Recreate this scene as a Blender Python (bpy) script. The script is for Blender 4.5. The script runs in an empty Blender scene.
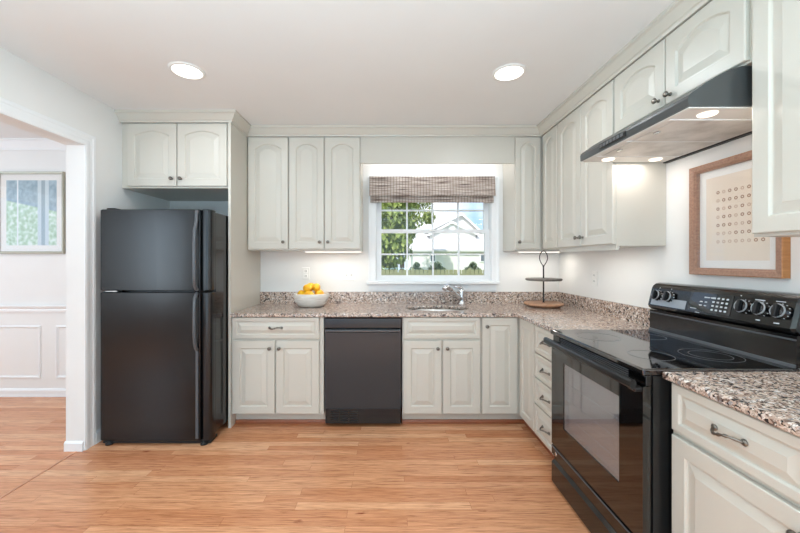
import bpy, bmesh, math, random
from mathutils import Vector, Matrix
random.seed(7)
scene = bpy.context.scene
COL = scene.collection
PI = math.pi

# ------------------------------------------------------------------ camera, world, light, exposure
cam_data = bpy.data.cameras.new('camera')
cam_data.sensor_width = 36.0
cam_data.lens = 350.0 / 800.0 * 36.0
cam_data.shift_x = 12.0 / 800.0
cam_data.shift_y = -6.5 / 800.0
cam_data.clip_start = 0.02
cam = bpy.data.objects.new('camera', cam_data)
COL.objects.link(cam)
cam.location = (0, 0, 1.338)
cam.rotation_euler = (PI / 2, 0, 0)
scene.camera = cam

scene.view_settings.view_transform = 'Standard'
scene.view_settings.look = 'None'
scene.view_settings.gamma = 1.0
scene.view_settings.use_curve_mapping = False
scene.view_settings.exposure = 0.24

scene.cycles.caustics_reflective = False
scene.cycles.caustics_refractive = False
scene.cycles.sample_clamp_indirect = 4.0

world = bpy.data.worlds.new('World')
scene.world = world
world.use_nodes = True
wn, wl = world.node_tree.nodes, world.node_tree.links
wn.clear()
w_out = wn.new('ShaderNodeOutputWorld')
w_bg = wn.new('ShaderNodeBackground')
w_tc = wn.new('ShaderNodeTexCoord')
w_noise = wn.new('ShaderNodeTexNoise')
w_noise.inputs['Scale'].default_value = 5.0
w_noise.inputs['Detail'].default_value = 6.0
w_ramp = wn.new('ShaderNodeValToRGB')
w_ramp.color_ramp.elements[0].position = 0.42
w_ramp.color_ramp.elements[0].color = (0.36, 0.58, 0.90, 1)
w_ramp.color_ramp.elements[1].position = 0.60
w_ramp.color_ramp.elements[1].color = (0.95, 0.97, 1.0, 1)
wl.new(w_tc.outputs['Generated'], w_noise.inputs['Vector'])
wl.new(w_noise.outputs['Fac'], w_ramp.inputs['Fac'])
wl.new(w_ramp.outputs['Color'], w_bg.inputs['Color'])
wl.new(w_bg.outputs['Background'], w_out.inputs['Surface'])
w_bg.inputs['Strength'].default_value = 1.25


def light(name, kind, loc, rot, energy, color=(1, 1, 1), size=1.0, size_y=None, shape='RECTANGLE', spread=None):
    d = bpy.data.lights.new(name, kind)
    d.energy = energy
    d.color = color
    if kind == 'AREA':
        d.shape = shape
        d.size = size
        if size_y is not None:
            d.size_y = size_y
        if spread is not None:
            d.spread = spread
    o = bpy.data.objects.new(name, d)
    COL.objects.link(o)
    o.location = loc
    o.rotation_euler = rot
    return o


s = light('sun', 'SUN', (0, -5, 10), (math.radians(48), 0, math.radians(-25)), 3.6, (1.0, 0.97, 0.93))
s.data.angle = math.radians(1.0)
# added fill lights, and daylight from the dining room side window
light('kitchen_rear_fill', 'AREA', (-0.5, -1.53, 1.25), (PI / 2, 0, 0), 21, (0.65, 0.87, 1.0), 2.9, 2.2)  # added fill behind the camera, set in an invented wall opening
light('bounce_fill', 'AREA', (-0.35, -0.75, 1.15), (PI, 0, 0), 92, (0.565, 0.865, 1.0), 1.8, 1.2)  # added fill aimed at the ceiling, no lamp stands here
light('daylight_dining', 'AREA', (-5.03, 1.6, 1.45), (0, -PI / 2, 0), 16, (0.72, 0.88, 1.0), 1.7, 2.6)
light('dining_floor_fill', 'AREA', (-3.6, 2.2, 2.49), (0, 0, 0), 6, (0.9, 0.95, 1.0), 0.4, shape='DISK')  # added overhead fill to brighten the dining floor, no fixture
light('fridge_streak_fill', 'AREA', (-4.3, -1.53, 1.45), (PI / 2, 0, 0), 28, (0.72, 0.88, 1.0), 1.1, 1.6)  # added to put a light streak on the refrigerator front
# recessed ceiling cans
CANS = [(-1.245, 2.17), (0.757, 2.19)]
for i, (x, y) in enumerate(CANS + [(-1.245, 0.2), (0.757, 0.2)]):
    light('can_light', 'AREA', (x, y, 2.497), (0, 0, 0), 4.6, (0.90, 0.94, 0.98), 0.15, shape='DISK')


# ------------------------------------------------------------------ helpers
def lin(c):
    r = []
    for v in c:
        v = v / 255.0
        r.append(v / 12.92 if v <= 0.04045 else ((v + 0.055) / 1.055) ** 2.4)
    return (r[0], r[1], r[2], 1.0)


class Mat:
    """a node material with a few shorthands"""
    def __init__(self, name, color=(200, 200, 200), rough=0.5, metal=0.0, **kw):
        self.m = bpy.data.materials.new(name)
        self.m.use_nodes = True
        self.n = self.m.node_tree.nodes
        self.l = self.m.node_tree.links
        self.p = self.n['Principled BSDF']
        self.p.inputs['Base Color'].default_value = lin(color)
        self.p.inputs['Roughness'].default_value = rough
        self.p.inputs['Metallic'].default_value = metal
        for k, v in kw.items():
            self.p.inputs[k.replace('_', ' ')].default_value = v

    def node(self, t, **inp):
        nd = self.n.new(t)
        for k, v in inp.items():
            nd.inputs[k.replace('_', ' ')].default_value = v
        return nd

    def coords(self, scale=(1, 1, 1), kind='Object', rot=(0, 0, 0)):
        tc = self.n.new('ShaderNodeTexCoord')
        mp = self.n.new('ShaderNodeMapping')
        mp.inputs['Scale'].default_value = scale
        mp.inputs['Rotation'].default_value = rot
        self.l.new(tc.outputs[kind], mp.inputs['Vector'])
        return mp.outputs['Vector']

    def ramp(self, src, stops, interp='LINEAR'):
        r = self.n.new('ShaderNodeValToRGB')
        r.color_ramp.interpolation = interp
        e = r.color_ramp.elements
        while len(e) < len(stops):
            e.new(0.5)
        for i, (p, c) in enumerate(stops):
            e[i].position = p
            e[i].color = lin(c)
        self.l.new(src, r.inputs['Fac'])
        return r.outputs['Color']

    def mix(self, a, b, fac, mode='MIX'):
        mx = self.n.new('ShaderNodeMix')
        mx.data_type = 'RGBA'
        mx.blend_type = mode
        for sock, v in ((mx.inputs[6], a), (mx.inputs[7], b), (mx.inputs[0], fac)):
            if isinstance(v, (int, float)):
                sock.default_value = v
            elif isinstance(v, tuple):
                sock.default_value = v
            else:
                self.l.new(v, sock)
        return mx.outputs[2]

    def bump(self, height, strength=0.2, dist=0.002):
        b = self.n.new('ShaderNodeBump')
        b.inputs['Strength'].default_value = strength
        b.inputs['Distance'].default_value = dist
        self.l.new(height, b.inputs['Height'])
        self.l.new(b.outputs['Normal'], self.p.inputs['Normal'])

    def base(self, col):
        self.l.new(col, self.p.inputs['Base Color'])


def paint(name, c, rough, var=0.03):
    m = Mat(name, c, rough)
    nz = m.node('ShaderNodeTexNoise', Scale=2.2, Detail=2.0)
    m.l.new(m.coords(), nz.inputs['Vector'])
    lo = tuple(max(0, v * (1 - var)) for v in c)
    hi = tuple(min(255, v * (1 + var)) for v in c)
    m.base(m.ramp(nz.outputs['Fac'], [(0.3, lo), (0.7, hi)]))
    return m


M_wall = paint('wall_paint', (234, 233, 230), 0.6, 0.006)
M_ceil = paint('ceiling_paint', (236, 236, 235), 0.75, 0.005)
M_trim = paint('trim_paint', (238, 239, 239), 0.38, 0.006)
M_cab = paint('cabinet_paint', (206, 201, 190), 0.36, 0.008)
M_nickel = Mat('pewter', (128, 122, 114), 0.3, 1.0)
M_chrome = Mat('chrome', (215, 217, 220), 0.13, 1.0)
M_faucet = Mat('satin_chrome', (226, 227, 229), 0.24, 0.9)
M_steel = Mat('stainless', (205, 204, 200), 0.3, 1.0)
M_white = Mat('white_plastic', (238, 237, 233), 0.35)
M_slot = Mat('slot_grey', (92, 90, 88), 0.6)
M_dark = Mat('dark_plastic', (16, 16, 17), 0.5)
M_blackgloss = Mat('black_enamel', (10, 10, 11), 0.12, 0.0, IOR=1.6)
M_blackglass = Mat('black_glass', (7, 7, 8), 0.045, 0.0, IOR=1.8)
M_dwhandle = Mat('dishwasher_handle_grey', (112, 115, 119), 0.25, 0.6)
M_dwdoor = Mat('dishwasher_black', (48, 49, 51), 0.16, 0.0, IOR=1.5)
M_cooktop = Mat('cooktop_glass', (8, 8, 9), 0.05, 0.0, IOR=2.1)
M_blacksatin = Mat('black_satin', (20, 21, 22), 0.3, 0.0)
M_iron = Mat('wrought_iron', (44, 43, 46), 0.45, 0.7)
M_print = Mat('pale_marking', (196, 200, 204), 0.5)
M_greymark = Mat('grey_marking', (96, 98, 101), 0.4)

M_fridge = Mat('textured_black_steel', (15, 16, 18), 0.2, 0.0, IOR=1.5)
_v = M_fridge.node('ShaderNodeTexNoise', Scale=260.0, Detail=2.0)
M_fridge.l.new(M_fridge.coords(), _v.inputs['Vector'])
M_fridge.bump(_v.outputs['Fac'], 0.16, 0.0015)

M_fridgetrim = Mat('fridge_handle_grey', (84, 87, 91), 0.28, 0.0)

M_hood = Mat('hood_slate', (80, 82, 82), 0.32, 0.3)
M_hoodpan = Mat('hood_underside', (222, 219, 214), 0.4, 0.0)
M_filter = Mat('filter_mesh', (176, 172, 165), 0.42, 0.15)
_ck = M_filter.node('ShaderNodeTexChecker', Scale=260.0)
M_filter.l.new(M_filter.coords(), _ck.inputs['Vector'])
M_filter.bump(_ck.outputs['Fac'], 0.5, 0.002)
_fn = M_filter.node('ShaderNodeTexNoise', Scale=9.0, Detail=4.0)
M_filter.l.new(M_filter.coords(), _fn.inputs['Vector'])
M_filter.base(M_filter.ramp(_fn.outputs['Fac'], [(0.3, (190, 186, 180)), (0.6, (222, 218, 213))]))


def emit(name, c, strength):
    m = bpy.data.materials.new(name)
    m.use_nodes = True
    n = m.node_tree.nodes
    n.clear()
    o = n.new('ShaderNodeOutputMaterial')
    e = n.new('ShaderNodeEmission')
    e.inputs['Color'].default_value = lin(c)
    e.inputs['Strength'].default_value = strength
    m.node_tree.links.new(e.outputs[0], o.inputs[0])
    r = Mat.__new__(Mat)
    r.m = m
    return r


M_lamp = emit('lit_lens', (255, 252, 245), 3.0)
M_hoodlamp = emit('hood_lamp_lens', (255, 243, 228), 1.5)
M_strip = emit('strip_lamp', (255, 247, 235), 2.4)


def glass(name, fac_ior=1.45, tint=(255, 255, 255)):
    m = bpy.data.materials.new(name)
    m.use_nodes = True
    n, l = m.node_tree.nodes, m.node_tree.links
    n.clear()
    o = n.new('ShaderNodeOutputMaterial')
    t = n.new('ShaderNodeBsdfTransparent')
    t.inputs['Color'].default_value = lin(tint)
    g = n.new('ShaderNodeBsdfGlossy')
    g.inputs['Roughness'].default_value = 0.02
    lw = n.new('ShaderNodeLayerWeight')
    lw.inputs['Blend'].default_value = 0.5
    pw = n.new('ShaderNodeMath')
    pw.operation = 'POWER'
    l.new(lw.outputs['Facing'], pw.inputs[0])
    pw.inputs[1].default_value = 5.0
    f0 = ((fac_ior - 1) / (fac_ior + 1)) ** 2
    f = n.new('ShaderNodeMath')
    f.operation = 'MULTIPLY_ADD'
    l.new(pw.outputs[0], f.inputs[0])
    f.inputs[1].default_value = 1 - f0
    f.inputs[2].default_value = f0
    mx = n.new('ShaderNodeMixShader')
    l.new(f.outputs[0], mx.inputs[0])
    l.new(t.outputs[0], mx.inputs[1])
    l.new(g.outputs[0], mx.inputs[2])
    l.new(mx.outputs[0], o.inputs[0])
    r = Mat.__new__(Mat)
    r.m = m
    return r


M_glass = glass('window_glass', 1.3)
M_pictureglass = glass('picture_glass', 1.4)
M_ovenglass = glass('oven_window_glass', 2.2, (242, 242, 243))

# granite
M_granite = Mat('speckled_granite', (150, 130, 120), 0.12)
_c = M_granite.coords()
_v1 = M_granite.node('ShaderNodeTexVoronoi', Scale=82.0)
_v2 = M_granite.node('ShaderNodeTexVoronoi', Scale=210.0)
_n1 = M_granite.node('ShaderNodeTexNoise', Scale=60.0, Detail=3.0)
for nd in (_v1, _v2, _n1):
    M_granite.l.new(_c, nd.inputs['Vector'])
_s1 = M_granite.n.new('ShaderNodeSeparateColor')
_s2 = M_granite.n.new('ShaderNodeSeparateColor')
M_granite.l.new(_v1.outputs['Color'], _s1.inputs[0])
M_granite.l.new(_v2.outputs['Color'], _s2.inputs[0])
_g1 = M_granite.ramp(_s1.outputs[0], [(0.0, (44, 41, 42)), (0.15, (112, 90, 80)), (0.30, (182, 156, 140)),
                                      (0.54, (214, 194, 178)), (0.80, (150, 145, 144)), (0.90, (238, 230, 222))], 'CONSTANT')
_g2 = M_granite.ramp(_s2.outputs[1], [(0.0, (34, 32, 34)), (0.16, (110, 90, 80)), (0.34, (188, 162, 146)), (0.72, (226, 213, 202))], 'CONSTANT')
M_granite.base(M_granite.mix(_g1, _g2, M_granite.ramp(_n1.outputs['Fac'], [(0.42, (0, 0, 0)), (0.58, (255, 255, 255))])))

# oak floor, boards along X
M_floor = Mat('oak_strip_floor', (205, 145, 105), 0.24)
_c = M_floor.coords()
_b = M_floor.node('ShaderNodeTexBrick', Scale=1.0)
_b.inputs['Brick Width'].default_value = 0.95
_b.inputs['Row Height'].default_value = 0.0585
_b.inputs['Mortar Size'].default_value = 0.0006
_b.inputs['Mortar Smooth'].default_value = 0.3
_b.inputs['Bias'].default_value = 0.0
_b.offset = 0.37
_b.offset_frequency = 3
_b.squash = 1.35
_b.squash_frequency = 2
_b.inputs['Color1'].default_value = (0, 0, 0, 1)
_b.inputs['Color2'].default_value = (1, 1, 1, 1)
_b.inputs['Mortar'].default_value = (0.3, 0.3, 0.3, 1)
_sh = M_floor.n.new('ShaderNodeVectorMath')
_sh.operation = 'ADD'
M_floor.l.new(_c, _sh.inputs[0])
_sh.inputs[1].default_value = (23.3, 17.02, 0)
M_floor.l.new(_sh.outputs[0], _b.inputs['Vector'])
_tone = M_floor.ramp(_b.outputs['Color'], [(0.0, (211, 144, 102)), (0.35, (222, 159, 117)), (0.7, (231, 172, 130)), (1.0, (240, 189, 149))])
# per-board offset for the grain
_addv = M_floor.n.new('ShaderNodeVectorMath')
_addv.operation = 'MULTIPLY_ADD'
M_floor.l.new(_b.outputs['Color'], _addv.inputs[0])
_addv.inputs[1].default_value = (7.0, 3.0, 5.0)
_mp = M_floor.coords((2.0, 38.0, 1.0))
M_floor.l.new(_mp, _addv.inputs[2])
_gn = M_floor.node('ShaderNodeTexNoise', Scale=3.2, Detail=7.0, Roughness=0.62, Distortion=0.7)
M_floor.l.new(_addv.outputs[0], _gn.inputs['Vector'])
_gr = M_floor.ramp(_gn.outputs['Fac'], [(0.3, (158, 122, 100)), (0.45, (226, 212, 202)), (0.62, (255, 252, 248))])
_col = M_floor.mix(_tone, _gr, 0.8, 'MULTIPLY')
_kn = M_floor.node('ShaderNodeTexNoise', Scale=5.0, Detail=3.0)
M_floor.l.new(M_floor.coords((1.0, 3.4, 1.0)), _kn.inputs['Vector'])
_kr = M_floor.ramp(_kn.outputs['Fac'], [(0.70, (255, 255, 255)), (0.78, (168, 118, 96))])
_col = M_floor.mix(_col, _kr, 1.0, 'MULTIPLY')
_mr = M_floor.ramp(_b.outputs['Fac'], [(0.0, (255, 255, 255)), (1.0, (176, 128, 100))])
_col = M_floor.mix(_col, _mr, 1.0, 'MULTIPLY')
M_floor.base(_col)
M_floor.bump(_gn.outputs['Fac'], 0.05, 0.001)


def wood(name, c0, c1, rough=0.45, scale=(30, 3, 30)):
    m = Mat(name, c0, rough)
    nz = m.node('ShaderNodeTexNoise', Scale=3.0, Detail=6.0, Roughness=0.6)
    m.l.new(m.coords(scale), nz.inputs['Vector'])
    m.base(m.ramp(nz.outputs['Fac'], [(0.3, c0), (0.7, c1)]))
    return m


M_toewood = wood('stained_shoe_wood', (128, 66, 36), (160, 92, 56), 0.4, (3, 30, 30))
M_threshold = wood('threshold_oak', (196, 134, 98), (212, 150, 114), 0.35, (30, 3, 30))
M_framewood = wood('light_picture_wood', (142, 106, 88), (176, 138, 116), 0.5, (40, 3, 40))
M_frameedge = wood('honey_picture_wood', (170, 112, 62), (196, 138, 84), 0.5, (40, 3, 40))
M_boardwood = wood('mango_wood', (168, 122, 92), (206, 162, 130), 0.5, (6, 30, 20))
M_slate = wood('grey_wood', (84, 80, 76), (120, 114, 108), 0.6, (6, 30, 20))
M_bowl = wood('whitewashed_wood', (206, 196, 184), (238, 234, 228), 0.6, (4, 4, 60))
M_silverframe = Mat('champagne_frame', (176, 172, 156), 0.35, 0.5)


# ---- mesh builder
class MB:
    def __init__(self):
        self.bm = bmesh.new()

    def _merge(self, b):
        me = bpy.data.meshes.new('tmp')
        b.to_mesh(me)
        b.free()
        self.bm.from_mesh(me)
        bpy.data.meshes.remove(me)
        return self

    def box(self, x0, x1, y0, y1, z0, z1, bevel=0.0, seg=2):
        b = bmesh.new()
        bmesh.ops.create_cube(b, size=1.0)
        for v in b.verts:
            v.co = Vector((x0 + (v.co.x + 0.5) * (x1 - x0), y0 + (v.co.y + 0.5) * (y1 - y0), z0 + (v.co.z + 0.5) * (z1 - z0)))
        if bevel > 0:
            bmesh.ops.bevel(b, geom=list(b.edges), offset=bevel, segments=seg, profile=0.5, affect='EDGES')
        return self._merge(b)

    def loops(self, loops, cap0=True, cap1=True, smooth=False, closed=True):
        b = bmesh.new()
        rows = [[b.verts.new(p) for p in lp] for lp in loops]
        n = len(rows[0])
        rng = range(n) if closed else range(n - 1)
        for i in range(len(rows) - 1):
            for j in rng:
                k = (j + 1) % n
                f = b.faces.new((rows[i][j], rows[i][k], rows[i + 1][k], rows[i + 1][j]))
                f.smooth = smooth
        if cap0:
            b.faces.new(rows[0][::-1])
        if cap1:
            b.faces.new(rows[-1])
        bmesh.ops.recalc_face_normals(b, faces=list(b.faces))
        return self._merge(b)

    def prism(self, poly, axis, a0, a1, smooth=False):
        """poly: list of 2D points; extruded along axis 'x','y','z' from a0 to a1"""
        def P(p, a):
            if axis == 'z':
                return (p[0], p[1], a)
            if axis == 'x':
                return (a, p[0], p[1])
            return (p[0], a, p[1])
        b = bmesh.new()
        lo = [b.verts.new(P(p, a0)) for p in poly]
        hi = [b.verts.new(P(p, a1)) for p in poly]
        n = len(poly)
        for i in range(n):
            f = b.faces.new((lo[i], lo[(i + 1) % n], hi[(i + 1) % n], hi[i]))
            f.smooth = smooth
        b.faces.new(lo[::-1])
        b.faces.new(hi)
        bmesh.ops.recalc_face_normals(b, faces=list(b.faces))
        return self._merge(b)

    def lathe(self, prof, loc=(0, 0, 0), seg=24, axis='z', smooth=True, sy=1.0, caps=True):
        """prof: list of (r, h)"""
        lps = []
        for r, h in prof:
            lp = []
            for i in range(seg):
                a = 2 * PI * i / seg
                u, v = r * math.cos(a), r * math.sin(a) * sy
                if axis == 'z':
                    p = (loc[0] + u, loc[1] + v, loc[2] + h)
                elif axis == 'y':      # towards -y
                    p = (loc[0] + u, loc[1] - h, loc[2] + v)
                else:
                    p = (loc[0] + h, loc[1] + u, loc[2] + v)
                lp.append(p)
            lps.append(lp)
        return self.loops(lps, caps, caps, smooth)

    def tube(self, pts, r, seg=8, smooth=True, sx=1.0):
        pts = [Vector(p) for p in pts]
        rs = r if isinstance(r, (list, tuple)) else [r] * len(pts)
        lps = []
        up = None
        for i, p in enumerate(pts):
            t = (pts[min(i + 1, len(pts) - 1)] - pts[max(i - 1, 0)]).normalized()
            if up is None:
                up = Vector((0, 0, 1)) if abs(t.z) < 0.9 else Vector((1, 0, 0))
            a = t.cross(up).normalized()
            c = a.cross(t).normalized()
            up = c
            lps.append([tuple(p + a * rs[i] * math.cos(2 * PI * k / seg) * sx + c * rs[i] * math.sin(2 * PI * k / seg)) for k in range(seg)])
        return self.loops(lps, True, True, smooth)

    def sweep(self, path, prof):
        """path: 2D points; prof: (outward to the travel direction's starboard side, z)"""
        pts = [Vector(p) for p in path]
        lps = []
        for i, p in enumerate(pts):
            ns = []
            if i > 0:
                d = (pts[i] - pts[i - 1]).normalized()
                ns.append(Vector((d.y, -d.x)))
            if i < len(pts) - 1:
                d = (pts[i + 1] - pts[i]).normalized()
                ns.append(Vector((d.y, -d.x)))
            m = ns[0] if len(ns) == 1 else (ns[0] + ns[1]) / (1 + ns[0].dot(ns[1]))
            lps.append([(p.x + m.x * o, p.y + m.y * o, z) for o, z in prof])
        return self.loops(lps, True, True)

    def xform(self, mat):
        self.bm.transform(mat)
        return self

    def build(self, name, mat, parent=None):
        me = bpy.data.meshes.new(name)
        self.bm.to_mesh(me)
        self.bm.free()
        me.materials.append(mat.m if isinstance(mat, Mat) else mat)
        o = bpy.data.objects.new(name, me)
        COL.objects.link(o)
        if parent is not None:
            o.parent = parent
        return o


def tag(o, label=None, cat=None, group=None, kind=None):
    if label:
        o['label'] = label
    if cat:
        o['category'] = cat
    if group:
        o['group'] = group
    if kind:
        o['kind'] = kind
    return o


def thing(name, label, cat, loc=(0, 0, 0), rz=0.0, group=None, kind=None):
    o = bpy.data.objects.new(name, None)
    o.empty_display_size = 0.1
    COL.objects.link(o)
    o.location = loc
    o.rotation_euler = (0, 0, rz)
    return tag(o, label, cat, group, kind)


def struct(name, mb, mat, label, cat='trim', parent=None):
    o = mb.build(name, mat, parent)
    if parent is None:
        tag(o, label, cat, None, 'structure')
    return o


def copy_tree(o, parent=None):
    c = o.copy()
    COL.objects.link(c)
    if parent is not None:
        c.parent = parent
    for ch in list(o.children):
        copy_tree(ch, c)
    return c


# ------------------------------------------------------------------ room shell
ZC = 2.512
XR, XL, YB = 1.68, -2.135, 3.435
YN = -1.6
XD = -5.2
struct('floor', MB().box(XD - .12, XR + .12, YN - .12, YB + .14, -.1, 0), M_floor, 'glossy orange-brown oak strip floor running through kitchen and dining room', 'floor')
struct('ceiling', MB().box(XD - .12, XR + .12, YN - .12, YB + .14, ZC, ZC + .1), M_ceil, 'flat white painted ceiling with two recessed lamps', 'ceiling')

WX0, WX1, WZ0, WZ1 = -.125, 1.02, 1.13, 2.085
mb = MB()
Y0, Y1 = YB, YB + .14


def wall_with_hole(mb, u0, u1, z0, z1, h0, h1, hz0, hz1, t0, t1, axis):
    """a slab with one rectangular hole as one joined piece; axis 'x': slab runs along x, thickness t0..t1 in y"""
    us = [u0, h0, h1, u1]
    zs = [z0, hz0, hz1, z1]
    b = bmesh.new()
    P = (lambda u, t, z: (u, t, z)) if axis == 'x' else (lambda u, t, z: (t, u, z))
    vs = {}
    for i, u in enumerate(us):
        for j, z in enumerate(zs):
            for k, t in enumerate((t0, t1)):
                vs[i, j, k] = b.verts.new(P(u, t, z))
    solid = lambda i, j: 0 <= i < 3 and 0 <= j < 3 and not (i == 1 and j == 1) and us[i] < us[i + 1] and zs[j] < zs[j + 1]
    for i in range(3):
        for j in range(3):
            if not solid(i, j):
                continue
            for k in (0, 1):
                b.faces.new([vs[i, j, k], vs[i + 1, j, k], vs[i + 1, j + 1, k], vs[i, j + 1, k]])
            for di, dj, e in ((-1, 0, ((i, j), (i, j + 1))), (1, 0, ((i + 1, j), (i + 1, j + 1))), (0, -1, ((i, j), (i + 1, j))), (0, 1, ((i, j + 1), (i + 1, j + 1)))):
                if not solid(i + di, j + dj):
                    (a, c), (d, f) = e
                    b.faces.new([vs[a, c, 0], vs[d, f, 0], vs[d, f, 1], vs[a, c, 1]])
    for v in [v for v in b.verts if not v.link_faces]:
        b.verts.remove(v)
    bmesh.ops.recalc_face_normals(b, faces=list(b.faces))
    return mb._merge(b)


struct('wall_back', wall_with_hole(MB(), XD, XR, 0, ZC, WX0, WX1, WZ0, WZ1, Y0, Y1, 'x'), M_wall, 'white painted back wall with the sink window', 'wall')
struct('wall_right', MB().box(XR, XR + .12, YN - .12, YB + .14, 0, ZC), M_wall, 'white painted wall behind the range', 'wall')
DY0, DY1, DZ = 1.15, 2.458, 2.145
struct('wall_left', wall_with_hole(MB(), YN, YB, 0, ZC, DY0, DY1, 0, DZ, XL - .127, XL, 'y'), M_wall, 'white wall with the wide cased opening to the dining room', 'wall')
struct('wall_dining', wall_with_hole(MB(), YN, YB, 0, ZC, .6, 2.9, .6, 2.2, XD - .12, XD, 'y'), M_wall, 'white far side wall of the dining room', 'wall')
struct('wall_rear', wall_with_hole(MB(), XL - .127, XR, 0, ZC, -2.0, 1.4, 0, 2.3, YN - .12, YN, 'x'), M_wall, 'white wall behind the viewer with a wide opening added for the fill light', 'wall')
struct('wall_rear_dining', wall_with_hole(MB(), XD, XL - .127, 0, ZC, -4.9, -3.7, .6, 2.3, YN - .12, YN, 'x'), M_wall, 'white wall at the near end of the dining room with an opening added for the refrigerator streak light', 'wall')

# casing of the opening
mb = MB()
cp = [(0, 0), (.008, 0), (.012, .012), (.012, .03), (.009, .036), (.010, .06), (.013, .066), (.013, .084), (.010, .088), (0, .088)]
struct('trim_1', MB().loops([[(XL + d, DY1 + w, z) for d, w in cp] for z in (0, DZ + .0)] + [[(XL + d, DY1 + w, DZ + w) for d, w in cp]]
       + [[(XL + d, DY0 - w, DZ + w) for d, w in cp], [(XL + d, DY0 - w, 0) for d, w in cp]]), M_trim, 'white moulded casing round the dining room opening')
struct('baseboard_jamb', MB().prism([(DY1 - .014, 0), (DY1, 0), (DY1, .068), (DY1 - .005, .068), (DY1 - .014, .055)], 'x', XL - .129, XL - .001), M_trim, 'short white baseboard block at the foot of the opening jamb', 'baseboard')
struct('baseboard_left', MB().prism([(XL, 0), (XL + .014, 0), (XL + .014, .075), (XL + .004, .09), (XL, .09)], 'y', DY1 + .0885, YB - .001), M_trim, 'white baseboard beside the refrigerator', 'baseboard')
struct('baseboard_dining', MB().prism([(YB, 0), (YB - .018, 0), (YB - .018, .015), (YB - .014, .02), (YB - .014, .062), (YB - .004, .08), (YB, .08)], 'x', XD, XL - .127), M_trim, 'white baseboard along the dining room wall', 'baseboard')
struct('trim_2', MB().prism([(YB, .825), (YB - .012, .825), (YB - .016, .845), (YB - .012, .86), (YB - .028, .878), (YB - .03, .892), (YB, .892)], 'x', XD, XL - .127), M_trim, 'white chair rail on the dining room wall')
struct('trim_3', MB().sweep([(XD, YB), (XL - .127, YB)], [(0, 2.415), (.012, 2.415), (.016, 2.435), (.06, 2.49), (.07, 2.495), (.07, ZC), (0, ZC)]), M_trim, 'white crown moulding at the dining room ceiling')


def frame_mould(x0, x1, z0, z1, w=.026):
    pr = [(0, 0), (.004, .010), (.010, .012), (.014, .012), (.020, .006), (.026, 0)]
    lps = []
    for ins, d in pr:
        lps.append([(x0 + ins, YB - d, z0 + ins), (x1 - ins, YB - d, z0 + ins), (x1 - ins, YB - d, z1 - ins), (x0 + ins, YB - d, z1 - ins)])
    return MB().loops(lps, False, False)


struct('trim_4', frame_mould(-4.45, -3.403, .178, .695), M_trim, 'long white picture-frame moulding panel below the chair rail')
struct('trim_5', frame_mould(-3.257, -2.36, .178, .695), M_trim, 'white picture-frame moulding panel next to the opening jamb')
struct('trim_6', MB().box(XL - .05, XL - .035, DY0, DY1 - .015, 0, .0025), M_threshold, 'thin wooden threshold line in the opening floor')

# ------------------------------------------------------------------ window
win = thing('window_1', 'white double-hung sash window with grilles above the sink', 'window', (0, YB, 0), 0, None, 'structure')


def rect_frame(x0, x1, z0, z1, y0, y1, w, wb=None, wt=None, bev=.0):
    wb = w if wb is None else wb
    wt = w if wt is None else wt
    o = [(x0, z0), (x1, z0), (x1, z1), (x0, z1)]
    i = [(x0 + w, z0 + wb), (x1 - w, z0 + wb), (x1 - w, z1 - wt), (x0 + w, z1 - wt)]
    lp = lambda q, y: [(a, y, c) for a, c in q]
    m = MB()
    lps = [lp(o, y1), lp(o, y0), lp(i, y0), lp(i, y1), lp(o, y1)]
    return m.loops(lps, False, False)


# casing, three sides mitred (profiled flat boards)
cs = [(0, 0), (.003, .012), (.012, .016), (.05, .018), (.07, .024), (.078, .024), (.078, 0)]
lps = []
for q in ((WX0 + .012, WZ0, -1, 0), (WX0 + .012, WZ1 - .012, -1, 1), (WX1 - .012, WZ1 - .012, 1, 1), (WX1 - .012, WZ0, 1, 0)):
    lps.append([(q[0] + q[2] * a, -d, q[1] + q[3] * a) for a, d in cs])
MB().loops(lps).build('casing', M_trim, win)
rect_frame(WX0, WX1, WZ0, WZ1, 0.001, .138, .014).build('jamb', M_trim, win)
MB().box(WX0 - .085, WX1 + .06, -.062, .06, WZ0 - .027, WZ0 + .001, .004).build('stool', M_trim, win)
MB().prism([(0, WZ0 - .10), (-.012, WZ0 - .10), (-.018, WZ0 - .075), (-.018, WZ0 - .035), (-.012, WZ0 - .028), (0, WZ0 - .028)], 'x', WX0 - .065, WX1 + .04).build('apron', M_trim, win)


def sash(x0, x1, z0, z1, y0, y1, w, wb, wt, nm):
    f = rect_frame(x0, x1, z0, z1, y0, y1, w, wb, wt).build(nm, M_trim, win)
    gx0, gx1, gz0, gz1 = x0 + w, x1 - w, z0 + wb, z1 - wt
    ym = (y0 + y1) / 2
    g = MB()
    for k in (1, 2, 3):
        xx = gx0 + (gx1 - gx0) * k / 4
        g.box(xx - .008, xx + .008, ym - .01, ym + .012, gz0, gz1)
    zz = (gz0 + gz1) / 2
    g.box(gx0, gx1, ym - .0095, ym + .0115, zz - .008, zz + .008)
    g.build('grille', M_trim, f)
    MB().box(gx0, gx1, ym - .002, ym + .002, gz0, gz1).build('pane', M_glass, f)
    return f


sash(WX0 + .014, WX1 - .014, WZ0 + .001, 1.64, .035, .07, .045, .055, .036, 'lower_sash')
sash(WX0 + .014, WX1 - .014, 1.61, WZ1 - .014, .075, .11, .045, .036, .045, 'upper_sash')
MB().box(.41, .47, .020, .036, 1.622, 1.64, .003).build('sash_lock', M_white, win)

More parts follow.
